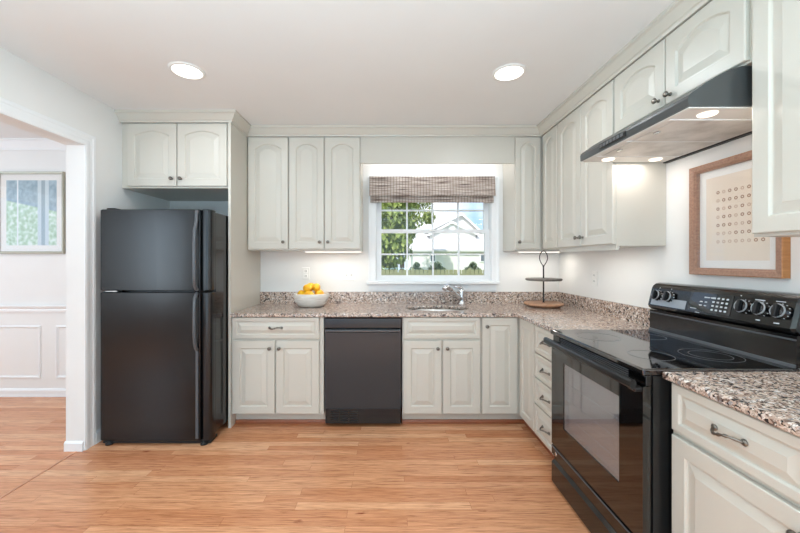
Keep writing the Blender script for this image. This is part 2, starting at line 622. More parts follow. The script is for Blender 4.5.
# woven wood shade
M_shade = Mat('woven_reed', (150, 130, 118), 0.75)
_c = M_shade.coords((2.2, 1, 70.0))
_nz = M_shade.node('ShaderNodeTexNoise', Scale=2.3, Detail=2.0)
M_shade.l.new(_c, _nz.inputs['Vector'])
_col = M_shade.ramp(_nz.outputs['Fac'], [(0.30, (52, 42, 40)), (0.37, (120, 104, 97)), (0.46, (166, 152, 143)), (0.58, (196, 184, 175)), (0.64, (220, 211, 203)), (0.72, (112, 97, 91))])
_wv = M_shade.node('ShaderNodeTexWave', Scale=11.0)
_wv.wave_type = 'BANDS'
_wv.bands_direction = 'X'
M_shade.l.new(M_shade.coords(), _wv.inputs['Vector'])
_st = M_shade.ramp(_wv.outputs['Fac'], [(0.0, (168, 156, 146)), (0.18, (255, 255, 255))])
M_shade.base(M_shade.mix(_col, _st, 0.8, 'MULTIPLY'))
sh = thing('window_shade', 'brown woven reed roman shade drawn up at the top of the sink window', 'window shade', (.425, 3.385, 2.145))


def shade_panel(w, z0, z1, yc, amp=.004, n=60):
    fr, bk = [], []
    pts = []
    for i in range(n + 1):
        z = z1 + (z0 - z1) * i / n
        y = yc(i / n) - amp * abs(math.sin(i * PI / 2.5))
        pts.append((y, z))
    poly = pts + [(y + .007, z) for y, z in reversed(pts)]
    return MB().prism(poly, 'x', -w / 2, w / 2)


shade_panel(1.21, -.19, 0, lambda t: -.012 - .02 * t).build('valance', M_shade, sh)
shade_panel(1.19, -.252, -.16, lambda t: .006 - .012 * t, n=30).build('lower_fold', M_shade, sh)
MB().box(-.605, .605, -.004, .022, -.026, -.001, .002).build('head_rail', M_shade, sh)


# ------------------------------------------------------------------ cabinets
def panel_front(x0, x1, z0, z1, arch=0.0, stile=.058, t=.02, slope=.03, yb=0.0, M=12):
    def loop(ins, y, rise, kind):
        a0, a1, b0 = x0 + ins, x1 - ins, z0 + ins
        top = z1 - ins
        lp = [(a0, y, b0), (a1, y, b0)]
        for k in range(M + 1):
            u = 1 - 2 * k / M
            zz = top - rise * (u * u)
            lp.append((((a0 + a1) / 2) + u * (a1 - a0) / 2, y, zz))
        return lp
    f = yb - t
    s = stile
    L = [loop(0, yb, 0, 0), loop(0, f + .004, 0, 0), loop(.0015, f + .0012, 0, 0), loop(.005, f, 0, 0),
         loop(s, f, arch, 1), loop(s + .003, f + .003, arch, 1), loop(s + .006, f + .009, arch, 1), loop(s + .012, f + .009, arch, 1),
         loop(s + .012 + slope, f + .0015, arch, 1), loop(s + .014 + slope, f + .0005, arch, 1)]
    return MB().loops(L)


def knob(parent, x, z, y=-.02):
    return MB().lathe([(.0085, 0), (.009, .003), (.005, .006), (.0045, .013), (.011, .018), (.0145, .023), (.0135, .028), (.008, .031), (.001, .032)],
                      (x, y, z), 16, 'y').build('knob', M_nickel, parent)


def pull(parent, x, z, y=-.02, w=.096):
    m = MB()
    pts, rs = [], []
    n = 18
    for i in range(n + 1):
        u = i / n * 2 - 1
        d = .030 * (1 - abs(u) ** 2.6)
        pts.append((x + u * w / 2, y - .004 - d, z + .006 * math.sin(u * PI)))
        rs.append(.0048 + .0016 * math.cos(u * PI * 5) * (1 - abs(u)) + (.0015 if abs(u) > .9 else 0))
    m.tube(pts, rs, 10)
    for sx in (-1, 1):
        m.lathe([(.010, -.001), (.011, .003), (.007, .007), (.001, .008)], (x + sx * w / 2, y, z), 14, 'y')
    return m.build('pull', M_nickel, parent)


def open_box(w, d, z0, z1, x0=0.0):
    """a hollow open-topped carcass, one shell"""
    t = .018
    o = [(x0, 0), (x0 + w, 0), (x0 + w, d), (x0, d)]
    i = [(x0 + t, t), (x0 + w - t, t), (x0 + w - t, d - t), (x0 + t, d - t)]
    lp = lambda q, z: [(a, b, z) for a, b in q]
    return MB().loops([lp(o, z0), lp(o, z1), lp(i, z1), lp(i, z0 + t)])


def cabinet(name, label, cat, loc, rz, w, depth, z0, z1, fronts, toe=None, hollow=False, group=None):
    """local frame: x along the front, y into the wall, z up; the front plane is y=0"""
    t = thing(name, label, cat, loc, rz, group)
    (open_box(w, depth, z0, z1) if hollow else MB().box(0, w, 0, depth, z0, z1)).build('body', M_cab, t)
    if toe:
        MB().box(0.0, w, .075, .09, toe, z0 - .0005).build('toe_kick', M_cab, t)
    for f in fronts:
        add_front(t, f)
    return t


def add_front(t, f):
    kind, x0, x1, a, b, opt = f
    if kind == 'drawer':
        o = panel_front(x0, x1, a, b, 0, .030, slope=.022).build('drawer', M_cab, t)
        if opt.get('pull', True):
            pull(o, (x0 + x1) / 2, (a + b) / 2 + .003)
    else:
        o = panel_front(x0, x1, a, b, opt.get('arch', 0), min(.058, (x1 - x0) * .2), slope=min(.03, (x1 - x0) * .1)).build('door', M_cab, t)
        if 'knob' in opt:
            knob(o, *opt['knob'])
    return o


YF = 2.80
BZ0, BZ1 = .105, .884
DZ0, DZ1 = .115, .695      # base door heights
FZ0, FZ1 = .713, .880      # base drawer heights
TOE = .030

cabinet('base_cabinet', 'white two-door base cabinet with one drawer between refrigerator panel and dishwasher', 'cabinet', (-1.249, YF, 0), 0, .735, .63, BZ0, BZ1, [
    ('drawer', .014, .701, FZ0, FZ1, {}),
    ('door', .014, .3475, DZ0, DZ1, {'knob': (.312, .638)}),
    ('door', .3595, .701, DZ0, DZ1, {'knob': (.388, .638)})], TOE, True)
cabinet('sink_cabinet', 'white two-door base cabinet under the sink with a plain false drawer', 'cabinet', (.115, YF, 0), 0, .628, .63, BZ0, BZ1, [
    ('drawer', .010, .618, FZ0, FZ1, {'pull': False}),
    ('door', .010, .311, DZ0, DZ1, {'knob': (.279, .638)}),
    ('door', .322, .618, DZ0, DZ1, {'knob': (.355, .638)})], TOE, True)

# corner base cabinet, two doors meeting in the inside corner
cc = thing('corner_cabinet', 'white corner base cabinet whose two narrow doors meet at the inside corner', 'cabinet', (.745, YF, 0))
XF = 1.056
q = [(0, 0), (XF - .745, 0), (XF - .745, -.313), (1.67 - .745, -.313), (1.67 - .745, .63), (0, .63)]
MB().prism(q, 'z', BZ0, BZ1).build('body', M_cab, cc)
MB().prism([(0, .075), (XF - .745 + .075, .075), (XF - .745 + .075, -.313), (XF - .745 + .09, -.313), (XF - .745 + .09, .09), (0, .09)], 'z', TOE, BZ0 - .0005).build('toe_kick', M_cab, cc)
d1 = panel_front(.004, .286, DZ0, FZ1, 0, .058).build('door', M_cab, cc)
knob(d1, .038, .812)
d2 = panel_front(0, .262, DZ0, FZ1, 0, .052).build('door', M_cab, cc)
d2.location = (XF - .745, -.044, 0)
d2.rotation_euler = (0, 0, -PI / 2)

RZ = -PI / 2
cabinet('drawer_cabinet', 'white four-drawer base cabinet between corner cabinet and range', 'cabinet', (XF, 2.484, 0), RZ, .378, .61, BZ0, BZ1, [
    ('drawer', .006, .373, .694, .878, {}), ('drawer', .006, .373, .520, .684, {}),
    ('drawer', .006, .373, .335, .510, {}), ('drawer', .006, .373, .115, .325, {})], TOE, True)
cabinet('base_cabinet', 'white base cabinet with one drawer over a door in front of the range', 'cabinet', (1.082, 1.327, 0), RZ, .475, .61, BZ0, BZ1, [
    ('drawer', .014, .461, FZ0 - .008, FZ1 - .002, {}),
    ('door', .014, .461, DZ0, DZ1 - .008, {'knob': (.43, .63)})], TOE, True)

# shoe moulding at the toe kicks
struct('trim_7', MB().sweep([(-1.248, 2.875), (-.511, 2.875)], [(0, 0), (.016, 0), (.014, .016), (.008, .026), (0, .029)]), M_toewood, 'stained wooden shoe strip under the cabinet by the refrigerator')
struct('trim_8', MB().sweep([(.116, 2.875), (XF + .075, 2.875), (XF + .075, 2.108)], [(0, 0), (.016, 0), (.014, .016), (.008, .026), (0, .029)]), M_toewood, 'stained wooden shoe strip under the sink and corner cabinets')
struct('trim_9', MB().sweep([(1.157, 1.326), (1.157, .854)], [(0, 0), (.016, 0), (.014, .016), (.008, .026), (0, .029)]), M_toewood, 'stained wooden shoe strip under the cabinet in front of the range')

# uppers
UY = 3.105 + .02
UZ0, UZ1, DT, DB = 1.424, 2.436, 2.428, 1.436
AR = .042
cabinet('wall_cabinet', 'white single-door wall cabinet beside the refrigerator panel', 'cabinet', (-1.249, UY, 0), 0, .365, .309, UZ0, UZ1, [
    ('door', .006, .361, DB, DT, {'arch': AR, 'knob': (.323, 1.497)})])
cabinet('wall_cabinet', 'white two-door wall cabinet beside the sink window, above the fruit bowl', 'cabinet', (-.882, UY, 0), 0, .638, .309, UZ0, UZ1, [
    ('door', .004, .313, DB, DT, {'arch': AR, 'knob': (.278, 1.497)}),
    ('door', .320, .632, DB, DT, {'arch': AR, 'knob': (.352, 1.497)})])
cabinet('wall_cabinet', 'narrow white single-door wall cabinet on the back wall in the corner', 'cabinet', (1.127, UY, 0), 0, .25, .309, UZ0, UZ1, [
    ('door', .004, .228, DB, DT, {'arch': AR, 'knob': (.034, 1.497)})])
UX = 1.378
cabinet('wall_cabinet', 'narrow white wall cabinet on the range wall meeting the corner, no knob', 'cabinet', (UX, 3.09, 0), RZ, .276, .3, UZ0, UZ1, [
    ('door', .012, .270, DB, DT, {'arch': AR})])
tall_cab = cabinet('wall_cabinet', 'tall white two-door wall cabinet just beyond the range hood', 'cabinet', (UX, 2.812, 0), RZ, .70, .3, UZ0, UZ1, [
    ('door', .004, .340, DB, DT, {'arch': AR, 'knob': (.312, 1.497)}),
    ('door', .346, .695, DB, DT, {'arch': AR, 'knob': (.375, 1.497)})])
MB().box(.0, .70, .0, .016, UZ0 - .024, UZ0 - .0003).build('lamp_hiding_rail', M_cab, tall_cab)  # added rail that keeps the extra strip lamp out of view
cabinet('wall_cabinet', 'short white two-door wall cabinet mounted above the range hood', 'cabinet', (UX, 2.108, 0), RZ, .786, .3, 2.09, UZ1, [
    ('door', .006, .386, 2.098, DT, {'arch': AR, 'knob': (.352, 2.135)}),
    ('door', .393, .776, 2.098, DT, {'arch': AR, 'knob': (.425, 2.135)})])
cabinet('wall_cabinet', 'white wall cabinet on the camera side of the hood, cut off by the picture edge', 'cabinet', (UX, 1.318, 0), RZ, .46, .3, UZ0, UZ1, [
    ('door', .010, .45, DB, DT, {'arch': AR, 'knob': (.42, 1.497)})])

# over-fridge cabinet and end panel
cabinet('over_fridge_cabinet', 'short white two-door cabinet above the black refrigerator', 'cabinet', (-2.134, YF + .01, 0), 0, .861, .62, 1.914, UZ1, [
    ('door', .051, .445, 1.928, DT, {'arch': .036, 'knob': (.413, 1.985)}),
    ('door', .453, .847, 1.928, DT, {'arch': .036, 'knob': (.485, 1.985)})])
tag(MB().box(-1.2715, -1.2505, 2.785, YB - .002, 0, UZ1, .001).build('refrigerator_end_panel', M_cab), 'tall white end panel standing between refrigerator and base cabinet', 'panel')

# soffit board above the window and crown moulding
tag(MB().box(-.2435, 1.1265, 3.118, 3.136, 2.199, UZ1).build('valance_board', M_cab), 'plain white valance board spanning above the sink window between wall cabinets', 'valance')
struct('trim_10', MB().sweep([(-2.1345, 2.79), (-1.2505, 2.79), (-1.2505, 3.105), (1.358, 3.105), (1.358, .86)],
       [(0, 2.432), (.008, 2.432), (.012, 2.446), (.020, 2.450), (.048, 2.488), (.060, 2.494), (.060, ZC), (-.02, ZC), (-.02, 2.438), (0, 2.438)]), M_cab, 'cream crown moulding running along the top of all wall cabinets')


# ------------------------------------------------------------------ countertops
def slab(outer, hole, z0, z1, bev):
    b = bmesh.new()
    def ring(pts):
        vs = [b.verts.new((x, y, z1)) for x, y in pts]
        return [b.edges.new((vs[i], vs[(i + 1) % len(vs)])) for i in range(len(vs))]
    es = ring(outer)
    if hole:
        es += ring(hole)
    r = bmesh.ops.triangle_fill(b, edges=es, use_beauty=True, use_dissolve=False)
    fs = [f for f in b.faces]
    bmesh.ops.recalc_face_normals(b, faces=fs)
    if fs[0].normal.z < 0:
        bmesh.ops.reverse_faces(b, faces=fs)
    ex = bmesh.ops.extrude_face_region(b, geom=fs, use_keep_orig=True)
    for v in [g for g in ex['geom'] if isinstance(g, bmesh.types.BMVert)]:
        v.co.z = z0
    bmesh.ops.recalc_face_normals(b, faces=list(b.faces))
    sharp = [e for e in b.edges if len(e.link_faces) == 2 and abs(e.calc_face_angle(0)) > 0.6 and abs(e.verts[0].co.z - e.verts[1].co.z) < 1e-6]
    bmesh.ops.bevel(b, geom=sharp, offset=bev, segments=3, profile=0.5, affect='EDGES')
    m = MB()
    return m._merge(b)


CT0, CT1 = .8845, .915
SX, SY, SRX, SRY = .432, 3.075, .272, .165
hole = [(SX + SRX * math.cos(2 * PI * i / 48), SY + SRY * math.sin(2 * PI * i / 48)) for i in range(48)]
outer = [(-1.249, 2.765), (.985, 2.765), (1.0, 2.762), (1.014, 2.75), (1.02, 2.73), (1.02, 2.106), (1.679, 2.106), (1.679, 3.434), (-1.249, 3.434)]
ct = slab(outer, hole, CT0, CT1, .009).build('countertop', M_granite)
tag(ct, 'L-shaped speckled brown granite countertop holding the sink and fruit bowl', 'countertop')
bsp = MB().loops([[(x, y, z) for x, y in ((-1.249, 3.4335), (-1.249, 3.413), (1.658, 3.413), (1.658, 2.106), (1.6785, 2.106), (1.6785, 3.4335))] for z in (CT1 + .0003, 1.0265)])
bsp.build('backsplash', M_granite, ct)
ct2 = slab([(1.046, .84), (1.679, .84), (1.679, 1.334), (1.046, 1.334)], None, CT0, CT1, .009).build('countertop', M_granite)
tag(ct2, 'short speckled granite countertop over the drawer cabinet in front of the range', 'countertop')
MB().box(1.658, 1.6785, .84, 1.334, CT1 + .0003, 1.0265, .002).build('backsplash', M_granite, ct2)

# sink bowl and faucet
sk = thing('sink', 'oval stainless undermount sink set in the granite below the window', 'sink', (SX, SY, CT0))
m = MB()
lps = []
for r, z in ((1.035, -.001), (1.0, -.001), (.985, -.02), (.94, -.12), (.84, -.16), (.5, -.172), (.12, -.176)):
    lps.append([(SRX * r * math.cos(2 * PI * i / 48), SRY * r * math.sin(2 * PI * i / 48), z) for i in range(48)])
for r, z in ((.12, -.181), (.5, -.177), (.86, -.165), (.96, -.125), (1.01, -.02), (1.035, -.006)):
    lps.append([(SRX * r * math.cos(2 * PI * i / 48), SRY * r * math.sin(2 * PI * i / 48), z) for i in range(48)])
m.loops(lps + [lps[0]], False, False, True).build('bowl', M_steel, sk)
MB().lathe([(.045, -.1755), (.043, -.172), (.03, -.1735), (.001, -.1745)], (0, 0, 0), 24).build('drain', M_chrome, sk)

fa = thing('faucet', 'chrome single-lever pull-out faucet behind the sink', 'faucet', (.705, 3.345, CT1))
MB().lathe([(.034, 0.0005), (.034, .006), (.029, .012), (.0275, .03), (.026, .10), (.0275, .12), (.026, .14), (.015, .15), (.001, .151)], (0, 0, 0), 24).build('body', M_faucet, fa)
MB().tube([(-.005, -.005, .045), (-.05, -.045, .085), (-.10, -.09, .13), (-.13, -.117, .155)], [.021, .0195, .018, .017], 14).build('spout', M_faucet, fa)
MB().tube([(-.118, -.106, .146), (-.140, -.126, .164), (-.165, -.148, .178), (-.185, -.166, .172), (-.196, -.176, .157)], [.019, .0235, .0255, .025, .022], 14).build('spray_head', M_faucet, fa)
MB().tube([(.004, .004, .145), (-.012, -.006, .158), (-.04, -.016, .166), (-.075, -.028, .174)], [.016, .014, .010, .006], 12).build('lever', M_faucet, fa)

# ------------------------------------------------------------------ refrigerator
fr = thing('refrigerator', 'black textured top-freezer refrigerator standing against the opening wall', 'refrigerator', (-2.084, 2.525, 0))
FW = .808


def fridge_door(z0, z1):
    pl = [(.002, .068), (.002, .016), (.005, .007), (.013, .002), (.40, -.004), (.704, .001), (.709, .004), (.712, .026), (.722, .026), (.726, .006), (.736, -.002), (.752, -.003),
          (.768, .001), (.780, .010), (.787, .024), (.789, .042), (.789, .068)]
    pl = [(x + (FW - .79 if x > .2 else 0), y) for x, y in pl]
    c = (.4, .035)
    lps = []
    for z, k in ((z0, .006), (z0 + .006, 0), (z1 - .006, 0), (z1, .006)):
        lps.append([(x + (c[0] - x) * k / .4, y + (c[1] - y) * (.18 if k else 0), z) for x, y in pl])
    return MB().loops(lps)


MB().box(.004, FW - .004, .074, .85, .055, 1.69, .004).build('body', M_blackgloss, fr)
MB().box(.012, FW - .012, .018, .12, .006, .029, .003).build('kick_grille', M_dark, fr)
for sx in (.06, FW - .06):
    MB().lathe([(.026, 0.0), (.026, .014), (.018, .018), (.014, .029)], (sx, .020, 0), 14).build('foot', M_dark, fr)
for sx in (.06, FW - .06):
    MB().lathe([(.022, 0.0), (.022, .012), (.014, .016), (.012, .06)], (sx, .78, 0), 14).build('foot', M_dark, fr)
fd = fridge_door(1.116, 1.704).build('freezer_door', M_fridge, fr)
rd = fridge_door(.030, 1.106).build('refrigerator_door', M_fridge, fr)
MB().box(.035, .10, .02, .12, 1.6905, 1.716, .006).build('hinge_cap', M_dark, fr)
MB().box(.035, .12, .012, .060, 1.1065, 1.1155, .002).build('hinge', M_steel, fr)


def handle(pts):
    return MB().tube([(.708, y, z) for y, z in pts], .012, 10, True, .9)


handle([(-.004, 1.695), (-.010, 1.665), (-.011, 1.62), (-.020, 1.585), (-.036, 1.55), (-.040, 1.46), (-.040, 1.22), (-.034, 1.16), (-.014, 1.128), (.0, 1.124)]).build('handle', M_fridgetrim, fd)
handle([(.0, 1.098), (-.012, 1.092), (-.034, 1.06), (-.040, .98), (-.040, .82), (-.034, .75), (-.018, .705), (-.004, .69)]).build('handle', M_fridgetrim, rd)
MB().box(.699, .718, -.010, .001, .05, .69, .004).build('trim_strip', M_fridgetrim, rd)

# ------------------------------------------------------------------ dishwasher
dw = thing('dishwasher', 'black built-in dishwasher between the drawer cabinet and sink cabinet', 'dishwasher', (-.508, 2.785, 0))
DWW = .617
MB().box(.006, DWW - .006, .022, .60, .03, .878).build('tub', M_dark, dw)
MB().prism([(.02, .792), (.0, .792), (-.004, .80), (-.004, .872), (.0, .878), (.02, .878)], 'x', .004, DWW - .004).build('control_panel', M_blackgloss, dw)
MB().box(.004, DWW - .004, -.004, .021, .158, .762, .004).build('door', M_dwdoor, dw)
MB().prism([(.02, .764), (-.006, .764), (-.018, .768), (-.022, .776), (-.018, .782), (-.004, .784), (.010, .790), (.02, .790)], 'x', .010, DWW - .010).build('handle', M_dwhandle, dw)
kp = MB().box(.014, DWW - .012, .014, .021, .03, .150, .002).build('kick_plate', M_blackgloss, dw)
m = MB()
for r in range(5):
    for c in range(3):
        m.box(.05 + c * .075, .115 + c * .075, .010, .0142, .052 + r * .018, .059 + r * .018)
m.build('vent_grille', M_blacksatin, kp)

# ------------------------------------------------------------------ range
rg = thing('range', 'black freestanding electric range with glass cooktop and backguard knobs', 'range', (.980, 2.102, 0), RZ)
RW = .762
m = open_box(RW, .63, .03, .894)
MB().loops([[(x, y, z) for x, y in ((.0, .035), (RW, .035), (RW, .69), (.0, .69))] for z in (.03, .240)]
           + [[(x, y, z) for x, y in ((.0, .035), (RW, .035), (RW, .69), (.0, .69))] for z in (.240001, .894)]).build('body', M_blacksatin, rg)
m.bm.free()
for sx, sy in ((.05, .08), (RW - .05, .08), (.05, .64), (RW - .05, .64)):
    MB().lathe([(.018, 0), (.018, .012), (.010, .015), (.010, .031)], (sx, sy, 0), 12).build('foot', M_dark, rg)
# oven door with a real window opening, an oven cavity panel and racks behind the pane
od = rect_frame(.006, RW - .006, .247, .850, 0, .030, .139, .145, .090).build('oven_door', M_blackglass, rg)
pane = MB().box(.1455, RW - .1455, .003, .006, .3925, .7595).build('oven_window', M_ovenglass, od)
M_cavity = Mat('oven_enamel', (186, 183, 182), 0.5)
MB().loops([[(x, y, z) for x, z in ((.146, .393), (RW - .146, .393), (RW - .146, .7595), (.146, .7595))] for y in (.0075, .030)], False, True).build('oven_liner', M_cavity, od)
for k, zz in enumerate((.47, .56, .65)):
    MB().tube([(.148, .016, zz), (RW - .148, .016, zz)], .0018, 6).build('rack_bar', M_print, od)
hb = MB()
prof = [(-.050, .850), (-.044, .842), (-.034, .840), (-.026, .846), (-.024, .868), (-.030, .876), (-.042, .876), (-.049, .868)]
hb.prism(prof, 'x', .006, RW - .006)
h = hb.build('handle', M_blacksatin, od)
for sx in (.03, RW - .03):
    MB().box(sx - .022, sx + .022, -.03, .004, .828, .849, .006).build('bracket', M_blacksatin, h)
# vent strip below the cooktop
vs = MB().box(.004, RW - .004, .010, .034, .853, .893, .003).build('vent_panel', M_blackgloss, rg)
m = MB()
for k in range(4):
    m.box(.10, RW - .10, .0065, .0105, .858 + k * .0085, .862 + k * .0085)
m.build('vent_slat', M_fridgetrim, vs)
# storage drawer
dr = MB().prism([(.034, .014), (.004, .014), (.0, .02), (.0, .135), (.016, .150), (.016, .176), (.0, .186), (.0, .232), (.004, .238), (.034, .238)], 'x', .006, RW - .006).build('storage_drawer', M_blackgloss, rg)
MB().box(.008, RW - .008, -.003, .0005, .229, .234).build('trim_strip', M_fridgetrim, dr)
MB().lathe([(.012, -.0005), (.012, .002), (.008, .003), (.001, .0035)], (.06, 0, .205), 16, 'y').build('badge', M_chrome, dr)
# cooktop
ck = MB().box(-.002, RW + .002, -.006, .60, .8945, .9215, .007, 3).build('cooktop', M_cooktop, rg)


def ring_mark(x, y, r, w=.002):
    n = 40
    a = [[(x + rr * math.cos(2 * PI * i / n), y + rr * math.sin(2 * PI * i / n), z) for i in range(n)] for rr, z in ((r, .9215), (r, .9221), (r - w, .9221), (r - w, .9215))]
    return MB().loops(a, False, False).build('burner_ring', M_greymark, ck)


for x, y, r in ((.20, .16, .105), (.57, .17, .085), (.20, .44, .075), (.57, .43, .11), (.57, .43, .075)):
    ring_mark(x, y, r)
# backguard: lower riser then a bulging console
MB().prism([(.588, .9218), (.590, 1.045), (.69, 1.045), (.69, .9218)], 'x', .004, RW - .004).build('riser', M_blackgloss, rg)
MB().prism([(.582, .9218), (.590, .9218), (.590, .935), (.584, .933)], 'x', .004, RW - .004).build('trim_strip', M_fridgetrim, rg)
MB().prism([(.585, 1.026), (.590, 1.026), (.590, 1.032), (.585, 1.032)], 'x', .004, RW - .004).build('trim_strip', M_fridgetrim, rg)


def console_poly():
    p = [(.595, 1.047), (.578, 1.060), (.573, 1.072), (.598, 1.172), (.606, 1.188), (.620, 1.198), (.640, 1.203), (.692, 1.203), (.692, 1.047)]
    return p


con = MB()
cp_ = console_poly()
lps = []
for x, k in ((0.0, .05), (.012, 0.0), (RW - .012, 0.0), (RW, .05)):
    lps.append([(x, y + (.66 - y) * k * 2, z + (1.12 - z) * k) for y, z in cp_])
con.loops(lps)
cn = con.build('console', M_blackgloss, rg)
tilt = math.atan2(.025, .100)


def on_console(u, z, d=0.0):
    """point on the tilted console face"""
    y = .573 + (z - 1.072) * .25
    return (u, y - d * math.cos(tilt), z + d * math.sin(tilt))


def face_patch(x0, x1, z0, z1, d=.0015, mat=None, name='', parent=None):
    a = [on_console(x0, z0, 0), on_console(x1, z0, 0), on_console(x1, z1, 0), on_console(x0, z1, 0)]
    b = [on_console(x0, z0, d), on_console(x1, z0, d), on_console(x1, z1, d), on_console(x0, z1, d)]
    return MB().loops([a, b])


M_lightpanel = Mat('console_silver', (158, 162, 166), 0.3, 0.3)
face_patch(.030, .268, 1.078, 1.122, .0008).build('control_band', M_lightpanel, cn)
dp = face_patch(.285, .508, 1.082, 1.174, .0016).build('display_panel', M_blackglass, cn)
m = MB()
for (x0, x1, z0, z1) in ((.365, .395, 1.150, 1.156), (.40, .425, 1.150, 1.156), (.345, .36, 1.128, 1.133), (.372, .385, 1.128, 1.133), (.345, .36, 1.110, 1.115), (.372, .385, 1.110, 1.115), (.30, .335, 1.092, 1.0945)):
    a = [on_console(x0, z0, .0012), on_console(x1, z0, .0012), on_console(x1, z1, .0012), on_console(x0, z1, .0012)]
    b = [on_console(x0, z0, .0024), on_console(x1, z0, .0024), on_console(x1, z1, .0024), on_console(x0, z1, .0024)]
    m.loops([a, b])
for r in range(4):
    for c in range(4):
        x0, z0 = .412 + c * .022, 1.094 + r * .0185
        a = [on_console(x0 + i * .011, z0 + j * .008, .0012) for i, j in ((0, 0), (1, 0), (1, 1), (0, 1))]
        b = [on_console(x0 + i * .011, z0 + j * .008, .0026) for i, j in ((0, 0), (1, 0), (1, 1), (0, 1))]
        m.loops([a, b])
m.build('keypad', M_print, dp)
m = MB()
for x0, x1, z0, z1 in ((.33, .355, 1.074, 1.0765), (.62, .638, 1.083, 1.088), (.60, .64, 1.166, 1.170), (.69, .71, 1.082, 1.087), (.68, .715, 1.169, 1.172), (.535, .54, 1.176, 1.181), (.070, .074, 1.173, 1.178), (.153, .157, 1.173, 1.178)):
    a = [on_console(x0, z0, 0), on_console(x1, z0, 0), on_console(x1, z1, 0), on_console(x0, z1, 0)]
    b = [on_console(x0, z0, .001), on_console(x1, z0, .001), on_console(x1, z1, .001), on_console(x0, z1, .001)]
    MB().loops([a, b]).build('console_marking', M_print, cn)
for u in (.072, .155, .563, .636, .709):
    kb = MB().lathe([(.031, -.001), (.031, .002), (.027, .004), (.027, .018), (.024, .021), (.001, .0215)], (0, 0, 0), 28, 'y').build('knob', M_blackgloss, cn)
    kb.location = on_console(u, 1.132)
    kb.rotation_euler = (-tilt, 0, 0)
    MB().box(-.007, .007, -.036, -.020, -.026, .026, .003).build('grip', M_blacksatin, kb)
    MB().lathe([(.0265, .0185), (.0285, .0185), (.0285, .0205), (.0265, .0217), (.0235, .0217), (.0235, .0185), (.0265, .0185)], (0, 0, 0), 28, 'y', caps=False).build('dial_ring', M_lightpanel, kb)
    m = MB()
    for i in range(11):
        a = math.radians(-60 + i * 30)
        cx, cz = .0305 * math.cos(a), .0305 * math.sin(a)
        m.box(cx - .0016, cx + .0016, -.0045, -.0015, cz - .0016, cz + .0016)
    m.build('dial_marking', M_print, kb)

# ------------------------------------------------------------------ range hood
HX, HY, HW = 1.157, 2.105, .757
hd = thing('range_hood', 'dark grey under-cabinet range hood with pale lit underside above the range', 'range hood', (HX, HY, 0), RZ)
HB = 1.931
prof_o, prof_i = [], []
prof_o.append((0.0, HB))
for i in range(11):
    u = i / 10
    prof_o.append((.006 + .20 * u, HB + .046 + .108 * (.4 * u + .6 * math.sin(u * PI / 2))))
prof_o[1:1] = [(-.002, HB + .03), (.003, HB + .043)]
prof_o += [(.521, HB + .154), (.521, HB)]
lip = .014
prof_i = [(max(y, lip) if y < .3 else y - lip, z if z <= HB + .001 else min(z - lip, HB + .14)) for y, z in prof_o]
# outer shell: closed side profile extruded, pan recessed beneath
n = len(prof_o)
MB().prism(prof_o, 'x', 0, HW).build('shell', M_hood, hd)
pan = rect_frame(.006, HW - .006, .008, .515, 0, 1, .001)
pan.bm.free()
MB().box(.004, HW - .004, .006, .500, HB - .006, HB - .0002, .002).build('underside_pan', M_hoodpan, hd)
MB().box(.0, HW, .498, .5225, HB - .012, HB - .0002).build('rear_shade_strip', M_dark, hd)  # dark strip painting in the shade along the hood's back edge
for x0, x1 in ((.135, .375), (.382, .640)):
    f = MB().box(x0, x1, .045, .470, HB - .0095, HB - .0062, .001).build('filter', M_filter, hd)
    MB().box((x0 + x1) / 2 - .018, (x0 + x1) / 2 + .012, .062, .078, HB - .015, HB - .0096, .002).build('latch', M_chrome, f)
for x0, x1 in ((.1285, .1345), (.3755, .3815), (.6405, .6465)):
    MB().box(x0, x1, .020, .485, HB - .0105, HB - .0062).build('divider', M_trim, hd)
for x, y in ((.068, .125), (.068, .40), (.70, .125), (.70, .40)):
    MB().lathe([(.001, -.016), (.018, -.0155), (.030, -.012), (.034, -.0065), (.034, -.0062), (.001, -.0062)], (x, y, HB), 24).build('lamp_lens', M_hoodlamp, hd)
m = MB()
cpn = MB().box(.195, .405, -.0065, -.001, HB + .010, HB + .036, .001).build('control_panel', M_blacksatin, hd)
m = MB()
for k in range(7):
    m.box(.203 + k * .028, .223 + k * .028, -.0085, -.006, HB + .015, HB + .031, .001)
m.build('button', M_greymark, cpn)
for x in (.068, .70):
    light('hood_lamp', 'AREA', (HX + .26, HY - x, HB - .014), (0, 0, 0), 0.9, (1.0, .93, .88), .22, .10)

# under cabinet lamps, valance lamp
def strip_lamp(label, loc, rz, L, energy):
    t = thing('cabinet_strip_lamp', label, 'under-cabinet lamp', loc, rz, None)
    MB().box(-L / 2, L / 2, -.03, .03, -.012, -.0003, .002).build('housing', M_white, t)
    MB().box(-L / 2 + .01, L / 2 - .01, -.022, .022, -.0155, -.0122, .001).build('lens', M_strip, t)
    light('strip_light', 'AREA', (loc[0], loc[1], loc[2] - .018), (0, 0, rz), energy, (1.0, .93, .84), L - .03, .04)


strip_lamp('thin white strip lamp under the two-door wall cabinet above the fruit bowl', (-.50, 3.20, UZ0), 0, .52, 1.2)
strip_lamp('thin white strip lamp under the corner wall cabinets above the tiered stand', (1.40, 3.23, UZ0), 0, .40, 1.0)
strip_lamp('added white strip lamp hidden behind the rail under the tall two-door cabinet beyond the hood', (1.43, 2.45, UZ0), RZ, .5, 0.8)  # added unseen fill to brighten the range wall
light('valance_light', 'AREA', (.44, 3.25, 2.40), (math.radians(10), 0, 0), 3.0, (.97, .98, 1.0), 1.2, .12)

